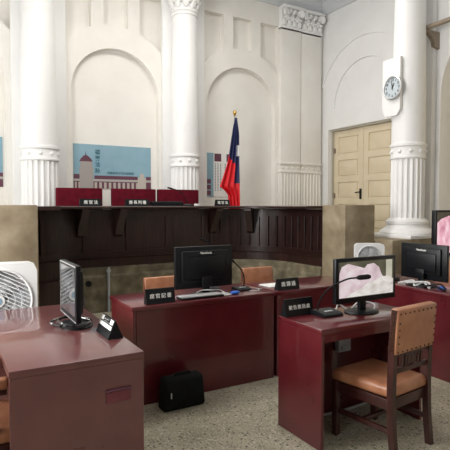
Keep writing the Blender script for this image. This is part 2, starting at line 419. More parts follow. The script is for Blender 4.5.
while s < sarc: pl(bm, s, .1, .84, 1.34, .012, .05, .004); s += .62
s = sarc + .05
while s < tot - .05: pl(bm, s, .03, .84, 1.34, .008, .05, .006); s += .15
obj('front_panel', bm, M['dwood'], b)
bm = new(); sweepU(bm, [(-.28, 1.445), (-.30, 1.455), (-.30, 1.475), (-.28, 1.485), (.62, 1.485), (.62, 1.445)]); obj('counter_top', bm, M['dwood'], b)
bm = new(); sweepU(bm, [(.002, ZP), (.002, .5), (-.08, .5), (-.08, 0), (.02, 0), (.03, ZP)], sl=(0, 14)); obj('lower_panel', bm, M['dwood'], b)
s0 = seglen[15]
for X in (1.64, 2.17, 3.70, 'a'):
    s = s0 + (X - 1.67) if X != 'a' else s0 + 2.03 + .62
    x, y, a = at_len(s); m = Matrix.Translation((x, y, 0)) @ Matrix.Rotation(a, 4, 'Z')
    bm = new(); prism(bm, [(.01, 1.445), (-.27, 1.445), (-.27, 1.41), (-.21, 1.34), (-.09, 1.2), (-.04, 1.08), (.01, 1.05)], 'x', -.05, .05)
    bm.transform(m); obj('bracket', bm, M['dwood'], b)

# piers and low walls
def pier(x0, x1, label):
    bm = new(); bx(bm, x0, x1, 4.8, 5.25, 0, 1.5, .012); return tag(obj('stone_pier', bm, M['stone']), label, 'pier', 'stone piers ending the bench')
pier(.2, .77, 'square brown stone pier at the left end of the bench behind a fan')
pier(4.6, 5.15, 'square brown stone pier ending the bench in front of the cream door')
bm = new(); bx(bm, 5.16, XH - .005, 4.5, 5.32, 0, 1.03, .01); tag(obj('low_stone_wall', bm, M['stone']), 'low brown stone wall carrying the right fluted white column', 'stone wall')
bm = new(); bx(bm, XL, .19, 4.6, YJ, 0, 1.03, .01); tag(obj('low_stone_wall', bm, M['stone']), 'low brown stone wall running left from the left pier', 'stone wall')

# ================================================================ COLUMNS
def spiral(bm, c, r, ax, turns=1.6, th=.02, flip=1, depth=.05):
    """volute disc in plane spanned by ax (unit horizontal) and z"""
    ax = Vector(ax); nrm = Vector((-ax.y, ax.x, 0)); c = Vector(c)
    pts = []; rad = []
    for k in range(26):
        t = k / 25; a = -PI / 2 + flip * (PI / 2) + turns * 2 * PI * t * flip; rr = r * (1 - .82 * t)
        pts.append(c + ax * (rr * math.cos(a)) + Vector((0, 0, rr * math.sin(a)))); rad.append(th * (1 - .5 * t))
    tube(bm, pts, rad, 8)
    tube(bm, [c - nrm * depth * .5, c + nrm * depth * .5], r * .72, 14)
def capital(bm, c, z, r):
    lathe(bm, [(r, z), (r * 1.1, z + .02), (r * 1.1, z + .05), (r, z + .06), (r * 1.0, z + .2), (r * 1.25, z + .36), (r * 1.3, z + .4)], c, 36)
    for row, (zz, n, h, out) in enumerate(((z + .13, 10, .075, 1.08), (z + .22, 10, .08, 1.2))):
        for k in range(n):
            a = 2 * PI * (k + .5 * row) / n; m = Matrix.Rotation(a, 3, 'Z') @ Matrix.Rotation(R(14), 3, 'Y')
            ellipsoid(bm, (c[0] + r * out * math.cos(a), c[1] + r * out * math.sin(a), zz), (.03, r * .26, h), 8, 6, m.to_4x4())
            ellipsoid(bm, (c[0] + r * (out + .14) * math.cos(a), c[1] + r * (out + .14) * math.sin(a), zz + h * .8), (.03, r * .2, .025), 8, 6, m.to_4x4())
    for q in range(4):
        a = PI / 4 + q * PI / 2; dx, dy = math.cos(a), math.sin(a)
        spiral(bm, (c[0] + dx * r * 1.45, c[1] + dy * r * 1.45, z + .31), .095, (dx, dy, 0), th=.024)
        a2 = q * PI / 2; ellipsoid(bm, (c[0] + math.cos(a2) * r * 1.32, c[1] + math.sin(a2) * r * 1.32, z + .42), (.05, .05, .05), 8, 6)
    n = 9; ab = []
    for q in range(4):
        a = PI / 4 + q * PI / 2; p0 = Vector((math.cos(a), math.sin(a))) * r * 1.85; p1 = Vector((math.cos(a + PI / 2), math.sin(a + PI / 2))) * r * 1.85
        for k in range(n):
            t = k / n; p = p0.lerp(p1, t); ab.append((c[0] + p.x * (1 - .16 * math.sin(PI * t)), c[1] + p.y * (1 - .16 * math.sin(PI * t))))
    prism(bm, ab, 'z', z + .4, z + .47)
def flutes(bm, r, z0, z1, n=20):
    pts = []
    for k in range(n):
        for f, d in ((0, 1), (.12, 1), (.2, .965), (.35, .925), (.56, .91), (.77, .925), (.92, .965)):
            a = 2 * PI * (k + f) / n; pts.append((r * d * math.cos(a), r * d * math.sin(a)))
    lo = [bm.verts.new((x, y, z0)) for x, y in pts]; hi = [bm.verts.new((x, y, z1)) for x, y in pts]; N = len(pts)
    for i in range(N): bm.faces.new((lo[i], lo[(i + 1) % N], hi[(i + 1) % N], hi[i]))
    bm.faces.new(hi); bm.faces.new(lo[::-1])
def make_column(loc, label, r=.245, zb=1.03):
    c = thing('fluted_column', label, 'column', loc, 0, None)
    if loc[1] > 7:
        bm = new(); bx(bm, -.36, .36, -.36, .14, ZP, zb, .015); obj('pedestal', bm, M['stone'], c)
    bm = new()
    hw = .40 if zb > 1 and loc[1] < 7 else .34; k = hw / .40
    bx(bm, -hw, hw, -hw, min(hw, YB - .1 - loc[1]), zb, zb + .05, .008)
    lathe(bm, [(.38 * k, zb + .05), (.39 * k, zb + .07), (.375 * k, zb + .10), (.335 * k, zb + .125), (.30, zb + .15), (.285, zb + .19), (.30, zb + .2), (.30, zb + .235), (.27, zb + .26), (.25, zb + .28)], seg=40)
    # flared skirt
    obj('base', bm, M['white'], c)
    bm = new(); flutes(bm, r, zb + .28, 2.17); obj('fluted_drum', bm, M['white'], c, smooth=50)
    bm = new(); lathe(bm, [(r, 2.16), (r * 1.06, 2.17), (r * 1.07, 2.19), (r * 1.02, 2.21), (r * 1.02, 2.33), (r * 1.09, 2.345), (r * 1.09, 2.375), (r * .99, 2.39)], seg=40)
    for k in range(10):
        a = 2 * PI * k / 10 + .2; ellipsoid(bm, (r * 1.02 * math.cos(a), r * 1.02 * math.sin(a), 2.27), (.022, .03, .03), 8, 6, Matrix.Rotation(a, 4, 'Z'))
    obj('ring_band', bm, M['white'], c)
    bm = new(); lathe(bm, [(r * (1.0 - .14 * (k / 8) ** 1.6), 2.385 + (4.77 - 2.385) * k / 8) for k in range(9)] + [(r * .93, 4.79), (r * .93, 4.82), (r * .86, 4.83)], seg=40); obj('shaft', bm, M['white'], c)
    bm = new(); capital(bm, (0, 0), 4.83, r * .86); bx(bm, -.37, .37, -.37, min(.37, YB - .1 - loc[1]), 5.30, ZC - .345, .01); obj('capital', bm, M['white'], c)
    return c
make_column((1.31, 7.93, 0), 'white fluted column at the far left, rising behind the first red judge\'s chair', .268)
make_column((3.76, 7.94, 0), 'white fluted column between the long blue poster and the narrow poster', .25)
make_column((5.92, 4.90, 0), 'white fluted column on the low stone wall beside the clock', .237)

def pilaster(x0, x1, y0, label):
    p = thing('fluted_pilaster', label, 'pilaster', (0, 0, 0), 0, None)
    w = x1 - x0; bm = new(); bx(bm, x0, x1, y0, (YB - .003), ZP, 5.05, .008)
    obj('shaft', bm, M['wall'], p)
    bm = new(); bx(bm, x0 - .01, x1 + .01, y0 - .03, (YB - .003), ZP, 1.28, .012)
    n = 6
    for k in range(n + 1):
        x = x0 + .03 + (w - .06) * k / n; bx(bm, x - .015, x + .015, y0 - .022, y0 + .01, 1.3, 2.15, .007)
    bx(bm, x0 - .015, x1 + .015, y0 - .03, (YB - .003), 2.16, 2.2, .01); bx(bm, x0 - .015, x1 + .015, y0 - .03, (YB - .003), 2.33, 2.375, .01)
    for k in range(4): ellipsoid(bm, (x0 + w * (k + .5) / 4, y0, 2.265), (.025, .02, .025), 8, 6)
    obj('lower_fluting', bm, M['wall'], p)
    bm = new(); z = 5.07; bx(bm, x0 - .02, x1 + .02, y0 - .03, (YB - .003), z, z + .04, .01); bx(bm, x0 + .01, x1 - .01, y0 - .01, (YB - .003), z, z + .42)
    for row, zz in enumerate((z + .13, z + .22)):
        for k in range(4 - row):
            x = x0 + w * (k + .5 + .5 * row) / 4; ellipsoid(bm, (x, y0 - .025 - .02 * row, zz - .01), (.052, .03, .07), 8, 6); ellipsoid(bm, (x, y0 - .065 - .02 * row, zz + .06), (.035, .03, .022), 8, 6)
    for x, f in ((x0 + .06, 1), (x1 - .06, -1)): spiral(bm, (x, y0 - .09, z + .3), .085, (.85 * f, .3, 0), th=.02)
    for x in (x0 + w * .38, x0 + w * .62): spiral(bm, (x, y0 - .05, z + .33), .05, (1, 0, 0), th=.014)
    bx(bm, x0 - .005, x1 + .005, y0 - .12, (YB - .003), z + .39, z + .435, .01)
    obj('capital', bm, M['white'], p); return p
pilaster(5.98, 6.49, 8.10, 'white flat pilaster with leafy capital right of the flag\'s arch, left of its pair')
pilaster(6.51, 7.06, 8.12, 'white flat pilaster with leafy capital in the corner beside the double door')

# ================================================================ POSTERS
def poster_block(bm, x0, x1, y, z0, z1): bx(bm, x0, x1, y - .002, y, z0, z1)
def building_poster(x0, x1, z0, z1, label, tower=True, txt=True):
    t = thing('wall_poster', label, 'poster', (x0, YB + .12, z0)); w, h = x1 - x0, z1 - z0
    bm = new(); bx(bm, 0, w, -.012, 0, 0, h); obj('backdrop', bm, M['blue_sky'], t)
    Y = -.012; u = w / 1.42
    bm = new()
    for a, c, za, zb in ((0, .1, .16, .235), (.36, 1.16, .16, .22), (1.32, 1.42, .16, .22), (0, 1.42, .0, .12)): bx(bm, a * u, c * u, Y - .003, Y, za, zb)
    if tower: prism(bm, [(.10 * u, .45), (.12 * u, .49), (.17 * u, .54), (.205 * u, .56), (.21 * u, .62), (.22 * u, .56), (.255 * u, .54), (.31 * u, .49), (.33 * u, .45)], 'y', Y - .005, Y)
    obj('roofs', bm, M['proof'], t)
    bm = new()
    x = .36
    while x < 1.14: bx(bm, x * u, (x + .045) * u, Y - .006, Y - .002, .0, .105); x += .085
    bx(bm, .0, 1.42 * u, Y - .005, Y - .002, .125, .155)
    x = .02
    while x < .1: bx(bm, x * u, (x + .03) * u, Y - .006, Y - .002, .0, .105); x += .06
    prism(bm, [(1.16 * u, 0), (1.16 * u, .2), (1.2 * u, .2), (1.2 * u, .26), (1.24 * u, .28), (1.28 * u, .26), (1.28 * u, .2), (1.32 * u, .2), (1.32 * u, 0)], 'y', Y - .008, Y)
    obj('pale_walls', bm, M['pwall'], t)
    if tower:
        bm = new(); bx(bm, .1 * u, .34 * u, Y - .008, Y, 0, .36); bx(bm, .12 * u, .32 * u, Y - .008, Y, .36, .45); obj('tower', bm, M['pgrey'], t)
    if txt:
        for k, ch in enumerate('檔案法院'): lettering(ch, .088, M['ptext'], t, (.42 * u, Y - .002, h - .13 - k * .105), FRONT, depth=.001, bold=.002)
        lettering('原臺南地方法院檔案展', .048, M['ptext'], t, (.84 * u, Y - .002, .265), FRONT, depth=.001)
    return t
building_poster(1.90, 3.26, 1.78, 2.52, 'long blue poster of a towered building under the left-centre arch')
building_poster(-.55, .83, 1.78, 2.55, 'blue building poster at the left edge, left of the first column', tower=False, txt=False)
t = thing('wall_poster', 'narrow pale poster with a blue strip and small text beside the flag', 'poster', (4.38, YB + .12, 1.66))
bm = new(); bx(bm, 0, .66, -.012, 0, 0, .84); obj('sheet', bm, M['paper'], t)
bm = new(); bx(bm, 0, .16, -.015, -.011, 0, .84); obj('blue_strip', bm, M['blue_sky'], t)
bm = new()
for z in (.03, .14, .25): bx(bm, .01, .1, -.018, -.014, z, z + .085)
obj('small_pictures', bm, M['proof'], t)
for x in (.18, .45):
    bm = new(); bx(bm, x, x + .15, -.015, -.011, .68, .83); obj('title_box', bm, M['proof'], t)
for x in (.2, .26, .32, .42, .5, .58):
    bm = new()
    z = .64
    while z > .08 + .05 * random.random(): bx(bm, x - .01, x + .01, -.0145, -.0115, z - .016, z); z -= .03
    obj('text_column', bm, M['ptext'], t)

# ================================================================ FLAG
t = thing('flag_pole', 'red flag with a blue canton hanging from a brass-tipped pole behind the bench', 'flag', (4.68, 7.75, ZP))
bm = new(); tube(bm, [(0, 0, 0), (0, 0, 2.5)], .014, 10); obj('pole', bm, M['chrome'], t)
bm = new(); lathe(bm, [(.014, 2.5), (.03, 2.51), (.014, 2.525)], seg=14); ellipsoid(bm, (0, 0, 2.56), (.035, .035, .04)); obj('finial', bm, M['brass'], t)
bm = new(); lathe(bm, [(.18, 0), (.18, .02), (.05, .05), (.03, .12), (.02, .13)], seg=24); obj('stand', bm, M['chrome'], t)
bm = new(); NZ, NX = 70, 30
def lerp_tab(tab, z):
    for (z0, v0), (z1, v1) in zip(tab, tab[1:]):
        if z0 >= z >= z1: return v0 + (v1 - v0) * (z - z0) / (z0 - z1) * -1 if False else v0 + (v1 - v0) * (z0 - z) / (z0 - z1)
    return tab[-1][1]
LEFT = [(2.46, -.02), (2.25, -.08), (1.9, -.14), (1.7, -.18), (1.35, -.30), (1.2, -.36), (1.13, -.25), (1.05, -.18), (.72, -.15)]
RIGHT = [(2.46, .02), (2.2, .05), (.72, .07)]
grid = []
for i in range(NZ + 1):
    z = 2.46 - (2.46 - .72) * i / NZ; row = []
    for k in range(NX + 1):
        f = k / NX; l, r = lerp_tab(LEFT, z), lerp_tab(RIGHT, z)
        x = l + (r - l) * f
        y = -.05 - .035 * math.sin(f * 3.2 * 2 * PI + .9 * math.sin(i * .05)) * min(1, i / 14) * (1.2 - .4 * f)
        row.append(bm.verts.new((x, y, z)))
    grid.append(row)
for i in range(NZ):
    for k in range(NX):
        fc = bm.faces.new((grid[i][k], grid[i][k + 1], grid[i + 1][k + 1], grid[i + 1][k]))
        z = 2.46 - (2.46 - .72) * (i + .5) / NZ; f = (k + .5) / NX
        blue = z > 1.72 - .22 * (f - .2) * (1 if f < .7 else 0) - (.45 if f > .72 else 0)
        fc.material_index = 1 if blue else 0
        if f > .74 and (abs(z - 1.93) < .035 or abs(z - 1.8) < .03) or (f > .84 and abs(z - 1.865) < .02): fc.material_index = 2
fl = obj('flag_cloth', bm, M['flagr'], t, smooth=80, mats=[M['flagr'], M['flagb'], M['flagw']])
so = fl.modifiers.new('s', 'SOLIDIFY'); so.thickness = .004

# ================================================================ CLOCK ON ITS BOARD
bm = new(); xb = 5.92 - .282
prism(bm, [(4.82, 3.6), (5.14, 3.6), (5.14, 2.86), (5.08, 2.78), (4.88, 2.78), (4.82, 2.86)], 'x', xb, xb + .045)
tag(obj('clock_board', bm, M['white']), 'white eight-cornered board fixed to the right column behind the clock', 'board')
t = thing('wall_clock', 'round silver-rimmed wall clock on the white board by the right column', 'clock', (xb, 4.93, 3.17), R(-90)); t.scale = (.84, 1, .84)
def ring(bm, R0, r, n=40, y=0):
    prev = None
    tube(bm, [(R0 * math.cos(2 * PI * k / n), y, R0 * math.sin(2 * PI * k / n)) for k in range(n + 1)], r, 8, False)
bm = new(); ring(bm, .185, .02, y=-.03); obj('rim', bm, M['metal'], t)
bm = new(); tube(bm, [(0, 0, 0), (0, -.03, 0)], .18, 40); obj('face', bm, M['cface'], t)
for k in range(12):
    a = PI / 2 - 2 * PI * (k + 1) / 12
    lettering(str(k + 1), .055, M['bmat'], t, (.135 * math.cos(a), -.032, .135 * math.sin(a)), FRONT, 'numeral', depth=.001, bold=.001)
bm = new(); bx(bm, -.007, .007, -.037, -.034, -.02, .085, mtx=Matrix.Rotation(R(25), 4, 'Y')); obj('hour_hand', bm, M['bmat'], t)
bm = new(); bx(bm, -.005, .005, -.041, -.038, -.03, .12, mtx=Matrix.Rotation(R(-5), 4, 'Y')); obj('minute_hand', bm, M['bmat'], t)

# ================================================================ JUDGES' CHAIRS
def red_chair(loc, w, label):
    t = thing('judge_chair', label, 'chair', loc, 0, 'red judges\' chairs behind the bench')
    bm = new(); bx(bm, -w / 2, w / 2, .0, .1, .5, 1.125, .018, 3); obj('backrest', bm, M['redv'], t)
    bm = new(); bx(bm, -w / 2 + .03, w / 2 - .03, -.5, 0, .36, .5, .04, 3); obj('seat', bm, M['redv'], t)
    for s in (-1, 1):
        bm = new(); bx(bm, s * (w / 2 - .03) - .03, s * (w / 2 - .03) + .03, -.48, .0, .5, .68, .02); obj('armrest', bm, M['redv'], t)
        for y in (-.44, .06):
            bm = new(); bx(bm, s * (w / 2 - .06) - .025, s * (w / 2 - .06) + .025, y - .025, y + .025, 0, .4, .004); obj('leg', bm, M['dwood'], t)
    return t
red_chair((1.79, 7.42, ZP), .68, 'leftmost red upholstered high chair behind the bench, by the left column')
red_chair((2.64, 7.42, ZP), .72, 'middle red upholstered high chair behind the bench, below the long poster')
red_chair((3.41, 7.42, ZP), .73, 'rightmost red upholstered high chair behind the bench, behind the bent microphone')

# ================================================================ NAMEPLATES
def plate(txt, loc, w, h, rz, label, ts):
    t = thing('nameplate', label, 'nameplate', loc, rz, 'black court nameplates')
    bm = new(); prism(bm, [(-.03, 0), (.035, 0), (.004, h), (-.006, h)], 'x', -w / 2, w / 2); obj('block', bm, M['black'], t, smooth=0)
    a = math.atan2(h, .024)
    lettering(txt, ts, M['ivory'], t, (0, -.0205, h * .5), (a, 0, 0), depth=.0015, bold=.0003, sp=1.38)
    return t
plate('席官法', (1.79, 6.84, 1.485), .3, .10, 0, 'black nameplate with three white characters in front of the leftmost red chair', .058)
plate('席長判審', (2.47, 6.84, 1.485), .36, .10, 0, 'black nameplate with four white characters in front of the middle red chair', .058)
plate('席官法', (3.91, 6.86, 1.485), .25, .10, R(-5), 'black nameplate with three white characters on the bench by the flag', .054)
plate('席官記書', (1.43, 3.475, .75), .235, .115, 0, 'black nameplate with four white characters on the left clerk desk', .039)
plate('席譯通', (2.645, 3.475, .75), .235, .10, 0, 'black nameplate with three white characters on the right end of the clerks\' row', .046)
plate('被告應訊處', (2.09, 2.628, .75), .235, .115, 0, 'black nameplate with five white characters at the back of the witness desk', .0315)
# tent shaped sign on left desk
t = thing('nameplate', 'black tent-shaped nameplate with two white strips on the left desk', 'nameplate', (.828, 2.66, .75), 0, 'black court nameplates')
bm = new(); prism(bm, [(-.045, 0), (.045, 0), (.0, .105)], 'y', 0, .24); obj('block', bm, M['black'], t, smooth=0)
sl = math.atan2(.105, .045)
for c0, c1 in ((.44, .62), (.70, .93)):
    bm = new(); prism(bm, [(-.045 + .045 * c0 - .002, .105 * c0), (-.045 + .045 * c0, .105 * c0), (-.045 + .045 * c1, .105 * c1), (-.045 + .045 * c1 - .002, .105 * c1)], 'y', .01, .235); st = obj('white_strip', bm, M['paper'], t, smooth=0)
lettering('席官察檢', .03, M['bmat'], t, (-.0115, .12, .086), (sl, 0, R(-90)), depth=.0012, bold=.0006)

# ================================================================ DESKS
def desk(x0, x1, y0, y1, open_side, label, apron=.0, top=.035, toe=0, oh=.002, mm='maroon'):
    t = thing('courtroom_desk', label, 'desk', (x0, y0, 0), 0, 'maroon courtroom desks'); w, d = x1 - x0, y1 - y0; h = .75 - top
    bm = new(); bx(bm, -oh, w + oh, -oh, d + oh, h, .75, .004); obj('desktop', bm, M[mm], t)
    pan = {'-x': (0, .025, 0, d), '+x': (w - .025, w, 0, d), '-y': (.026, w - .026, 0, .025), '+y': (.026, w - .026, d - .025, d)}
    if open_side in ('-x', '+x'): pan['-y'] = (0, w, 0, .025); pan['+y'] = (0, w, d - .025, d); pan['-x'] = (0, .025, .026, d - .026); pan['+x'] = (w - .025, w, .026, d - .026)
    for k, (a, b_, c, e) in pan.items():
        if k == open_side:
            if apron:
                bm = new(); bx(bm, a, b_, c, e, h - apron, h); obj('apron', bm, M[mm], t)
            continue
        bm = new(); bx(bm, a, b_, c, e, toe, h, .002, 1); obj('side_panel' if k[1] == 'x' else 'end_panel', bm, M[mm], t)
    return t
dk = desk(.245, .882, 2.365, 3.80, '-x', 'maroon desk in the left foreground with a glossy top and a small label holder', mm='haze_tinted')
bm = new(); bx(bm, .44, .565, -.008, 0, .515, .57, .003); obj('label_holder', bm, M['label'], dk)
bm = new(); bx(bm, .438, .57, -.012, 0, .573, .583, .002); obj('holder_lip', bm, M['proof'], dk)
desk(1.20, 2.47, 3.43, 3.96, '+y', 'maroon clerk desk with a closed front behind the black bag', oh=.012)
desk(2.505, 3.50, 3.43, 3.96, '+y', 'maroon desk just right of the clerk desk, behind the witness desk')
desk(1.96, 2.88, 2.235, 2.67, '-y', 'maroon witness desk with an open knee space and a chair pulled up to it', apron=.05)
desk(3.68, 4.27, 1.9, 3.90, '+x', 'long maroon desk at the right edge, its closed side facing left')

# ================================================================ CHAIRS
def court_chair(label, loc, rz, group='tan leather court chairs', studs=False):
    """faces +y locally, back at y=0"""
    t = thing('leather_chair', label, 'chair', loc, rz, group); w = .40
    # seat pad
    bm = new(); vs = bx(bm, -w / 2 + .005, w / 2 - .005, -.005, .44, .355, .43, .028, 3)
    for v in bm.verts:
        if v.co.y > .3: v.co.x *= 1.1
        if v.co.z > .415: v.co.z += .02 * (1 - (v.co.x / .2) ** 2) * (1 - ((v.co.y - .22) / .23) ** 2)
    obj('seat', bm, M['leather'], t)
    for s in (-1, 1):
        bm = new(); x = s * (w / 2 - .018)
        pts = [(x, -.025, 0), (x, -.005, .2), (x, 0, .45), (x, -.012, .75), (x, -.025, .893)]
        pr = []
        for p in catmull(pts, 4): pr.append(p)
        prev = None
        for p in pr:
            rg = [bm.verts.new((p[0] + a, p[1] + c, p[2])) for a, c in ((-.018, -.02), (.018, -.02), (.018, .02), (-.018, .02))]
            if prev:
                for k in range(4): bm.faces.new((prev[k], prev[(k + 1) % 4], rg[(k + 1) % 4], rg[k]))
            else: bm.faces.new(rg[::-1])
            prev = rg
        bm.faces.new(prev); obj('leg', bm, M['cwood'], t)
        bm = new(); x = s * (w / 2 + .0); bx(bm, x - .02, x + .02, .385, .425, 0, .36, .004); obj('leg', bm, M['cwood'], t)
        bm = new(); bx(bm, x - .012 - s * .01, x + .012 - s * .01, .0, .40, .15, .18, .003); obj('stretcher', bm, M['cwood'], t)
    bm = new(); bx(bm, -w / 2, w / 2, .385, .41, .29, .355, .003); bx(bm, -w / 2 + .03, w / 2 - .03, -.0, .02, .29, .355, .003)
    for s in (-1, 1): bx(bm, s * w / 2 - .012 - s * .01, s * w / 2 + .012 - s * .01, .01, .39, .29, .355, .003)
    obj('seat_rail', bm, M['cwood'], t)
    bm = new(); bx(bm, -w / 2 + .03, w / 2 - .03, .19, .215, .155, .18, .003); obj('stretcher', bm, M['cwood'], t)
    # back pad, slightly leaning
    L = Matrix.Translation((0, -.008, .628)) @ Matrix.Rotation(R(4), 4, 'X')
    bm = new(); bx(bm, -w / 2, w / 2, -.028, .03, .0, .27, .014, 3)
    for v in bm.verts:
        if v.co.z > .2: v.co.z += .012 * (1 - (v.co.x / .2) ** 2)
    bm.transform(L); bp = obj('back_pad', bm, M['leather'], t)
    if studs:
        sp = [(-w / 2 + .02 + (w - .04) * k / 8, z) for k in range(9) for z in (.018, .245)] + [(x, .03 + .2 * k / 5) for k in range(1, 5) for x in (-w / 2 + .02, w / 2 - .02)]
        for x, z in sp:
            bm = new(); ellipsoid(bm, (x, -.030, z), (.0055, .004, .0055), 6, 4); bm.transform(L); obj('stud', bm, M['bmat'], bp)
    bm = new(); L2 = Matrix.Translation((0, .0, .505)) @ Matrix.Rotation(R(5), 4, 'X')
    bx(bm, -w / 2 + .03, w / 2 - .03, -.01, .012, .0, .03, .003); bx(bm, -w / 2 + .03, w / 2 - .03, -.01, .012, .105, .13, .003)
    for x in (-.1, -.065, .065, .1): bx(bm, x - .008, x + .008, -.008, .01, .03, .105)
    ellipsoid(bm, (0, 0, .067), (.035, .012, .036)); ellipsoid(bm, (-.03, 0, .067), (.02, .01, .036)); ellipsoid(bm, (.03, 0, .067), (.02, .01, .036))
    bm.transform(L2); obj('splat', bm, M['cwood'], t)
    return t
c0 = court_chair('tan leather and dark wood chair in the right foreground, pulled up to the witness desk', (2.445, 1.985, 0), R(6), studs=True)
q = dup(c0, (3.02, 4.50, 0), R(180), 'tan leather chair behind the clerks\' row, right of the clerk monitor'); q.scale.z = .9
q = dup(c0, (1.84, 4.36, 0), R(180), 'tan leather chair behind the clerk desk, left of the clerk monitor'); q.scale.z = .9
dup(c0, (4.78, 3.35, 0), R(90), 'tan leather chair at the right edge behind the long right desk')
ac = court_chair('tan leather armchair at the left edge, tucked under the left desk', (-.12, 2.72, 0), R(-90))
for s in (-1, 1):
    bm = new(); bx(bm, s * .2 - .03, s * .2 + .03, .02, .38, .625, .68, .018, 3); obj('arm_pad', bm, M['leather'], ac)
    bm = new(); bx(bm, s * .2 - .016, s * .2 + .016, .30, .335, .4, .63, .003); bx(bm, s * .2 - .02, s * .2 + .02, -.01, .37, .60, .63, .003); obj('arm_support', bm, M['cwood'], ac)

# ================================================================ MONITORS
def monitor(label, loc, rz, w, zb, zt, img=None, base_off=0, logo='ViewSonic', tilt=0, grp='desktop monitors', stand_col='black'):
    """screen faces local -y; z values relative to the desk"""
    t = thing('computer_monitor', label, 'monitor', loc, rz, grp)
    bm = new(); bx(bm, -w / 2, w / 2, -.012, .02, zb, zt, .006); bx(bm, -w / 2 + .05, w / 2 - .05, .02, .045, zb + .05, zt - .035, .012)
    bx(bm, -w / 2 + .09, w / 2 - .09, .045, .058, zb + .08, zt - .08, .01)
    h = obj('housing', bm, M[stand_col], t)
    bm = new(); z0, z1 = zb + .035, zt - .022; bx(bm, -w / 2 + .022, w / 2 - .022, -.0135, -.011, z0, z1); sc = obj('screen', bm, M['screen'], t)
    bm = new(); bx(bm, -.03, .03, .02, .05, .015, zb + .1, .006); bx(bm, -.045, .045, .045, .07, zb + .02, zb + .1, .006); obj('stand', bm, M[stand_col], t)
    bm = new()
    lathe(bm, [(1, 0), (1, .008), (.92, .014), (.3, .02), (.25, .02)], seg=36)
    for v in bm.verts: v.co.x *= .135; v.co.y = v.co.y * .10 + .035
    obj('base', bm, M[stand_col], t)
    if logo: lettering(logo, .026, M['ivory'], h, (0, .0465, zt - .055), BACK, 'logo', depth=.001, bold=.0004)
    return t, (w, z0, z1)
m1, _ = monitor('black monitor seen from behind on the clerk desk', (1.905, 3.66, .75), R(180), .54, .055, .405)
m2, _ = monitor('black monitor seen from behind on the long right desk', (3.87, 3.0, .75), R(90), .50, .06, .39)
ml, _ = monitor('thin black monitor seen edge-on on the left desk, its dark screen facing left', (.675, 3.09, .75), R(-90), .42, .055, .395, logo=None)
bm = new(); bx(bm, -.212, -.206, -.0145, -.012, .06, .392); bx(bm, -.212, .212, -.0145, -.0125, .386, .392); bx(bm, -.212, .212, -.0145, -.0125, .058, .064); obj('silver_edge', bm, M['metal'], ml)
mw, (w, z0, z1) = monitor('black monitor showing a pink and white picture on the witness desk', (2.535, 2.44, .75), 0, .572, .085, .392, logo=None)
def scr(polys, w, z0, z1, par, y=-.0135):
    for i, (m, pts) in enumerate(polys):
        bm = new(); W_, H_ = w - .044 - .016, z1 - z0 - .012
        prism(bm, [(-W_ / 2 + W_ * u, z0 + .006 + H_ * v) for u, v in pts], 'y', y - .0006 * (i + 1), y)
        obj('screen_picture', bm, M[m], par, smooth=0)
scr([('scr_bg', [(0, 0), (1, 0), (1, 1), (0, 1)]), ('scr_pale', [(.86, 0), (.98, 0), (.98, 1), (.86, 1)]),
     ('scr_pink', [(0, 0), (.5, 0), (.9, .4), (.78, .55), (.72, .8), (.62, .93), (.5, .9), (.45, .8), (.3, .88), (.15, .96), (.04, .88), (0, .7)]),
     ('scr_towel', [(.1, 0), (1, 0), (1, .42), (.9, .52), (.78, .50), (.66, .42), (.5, .36), (.38, .2), (.2, .1)])], w, z0, z1, mw)

# big display on a stand
bm = new(); bx(bm, 6.10, 6.30, 4.505, 4.57, 1.081, 1.15, .004); tag(obj('grey_block', bm, M['gplast']), 'small grey block lying on the square foot of the right fluted column', 'block')
t = thing('flat_television', 'large black television at the right edge showing a pink hand', 'television', (5.72, 3.93, 0), 0)
bm = new(); bx(bm, -.48, .48, -.02, .04, .86, 1.435, .008); obj('housing', bm, M['black'], t)
bm = new(); bx(bm, -.455, .455, -.0225, -.019, .89, 1.41); obj('screen', bm, M['screen'], t)
hand = [(-.01, .0), (-.01, .2), (-.01, .5), (-.01, .76), (.08, .86), (.24, .93), (.42, .95), (.55, .9), (.66, .8), (.75, .6), (.8, .3), (.78, 0)]
bm = new(); prism(bm, [(-.44 + .88 * u, .9 + .5 * v) for u, v in hand], 'y', -.0235, -.0222); obj('screen_picture', bm, M['scr_hand'], t, smooth=0)
bm = new(); tube(bm, [(0, .06, .03), (0, .06, 1.1)], .03); bx(bm, -.2, .2, .04, .06, 1.0, 1.3); obj('stand_pole', bm, M['bmat'], t)
bm = new(); bx(bm, -.35, .35, -.2, .25, 0, .04, .01); obj('stand_base', bm, M['bmat'], t)

# ================================================================ MICROPHONES
def mic(label, loc, rz, pts, base=(.09, .07, .03), r=.005, head=.014):
    t = thing('gooseneck_microphone', label, 'microphone', loc, rz, 'black gooseneck microphones'); a, b_, h = base
    bm = new(); prism(bm, [(-b_, 0), (b_, 0), (b_, h * .9), (b_ * .6, h), (-b_ * .7, h * .7), (-b_, h * .35)], 'x', -a, a)
    bmesh.ops.bevel(bm, geom=list(bm.edges), offset=.004, segments=2, affect='EDGES'); bs = obj('base', bm, M['black'], t)
    bm = new(); bx(bm, -.03, .03, -.03, -.005, h * .8, h * .92); obj('button_plate', bm, M['gplast'], bs)
    c = catmull([Vector(p) for p in pts], 7)
    bm = new(); tube(bm, c, r, 8); obj('neck', bm, M['bmat'], t)
    d = (c[-1] - c[-3]).normalized(); e = c[-1]
    bm = new(); tube(bm, [e - d * .01, e, e + d * .015, e + d * .07, e + d * .085], [r, head * .8, head, head, head * .6], 12); obj('microphone_head', bm, M['bmat'], t)
    return t
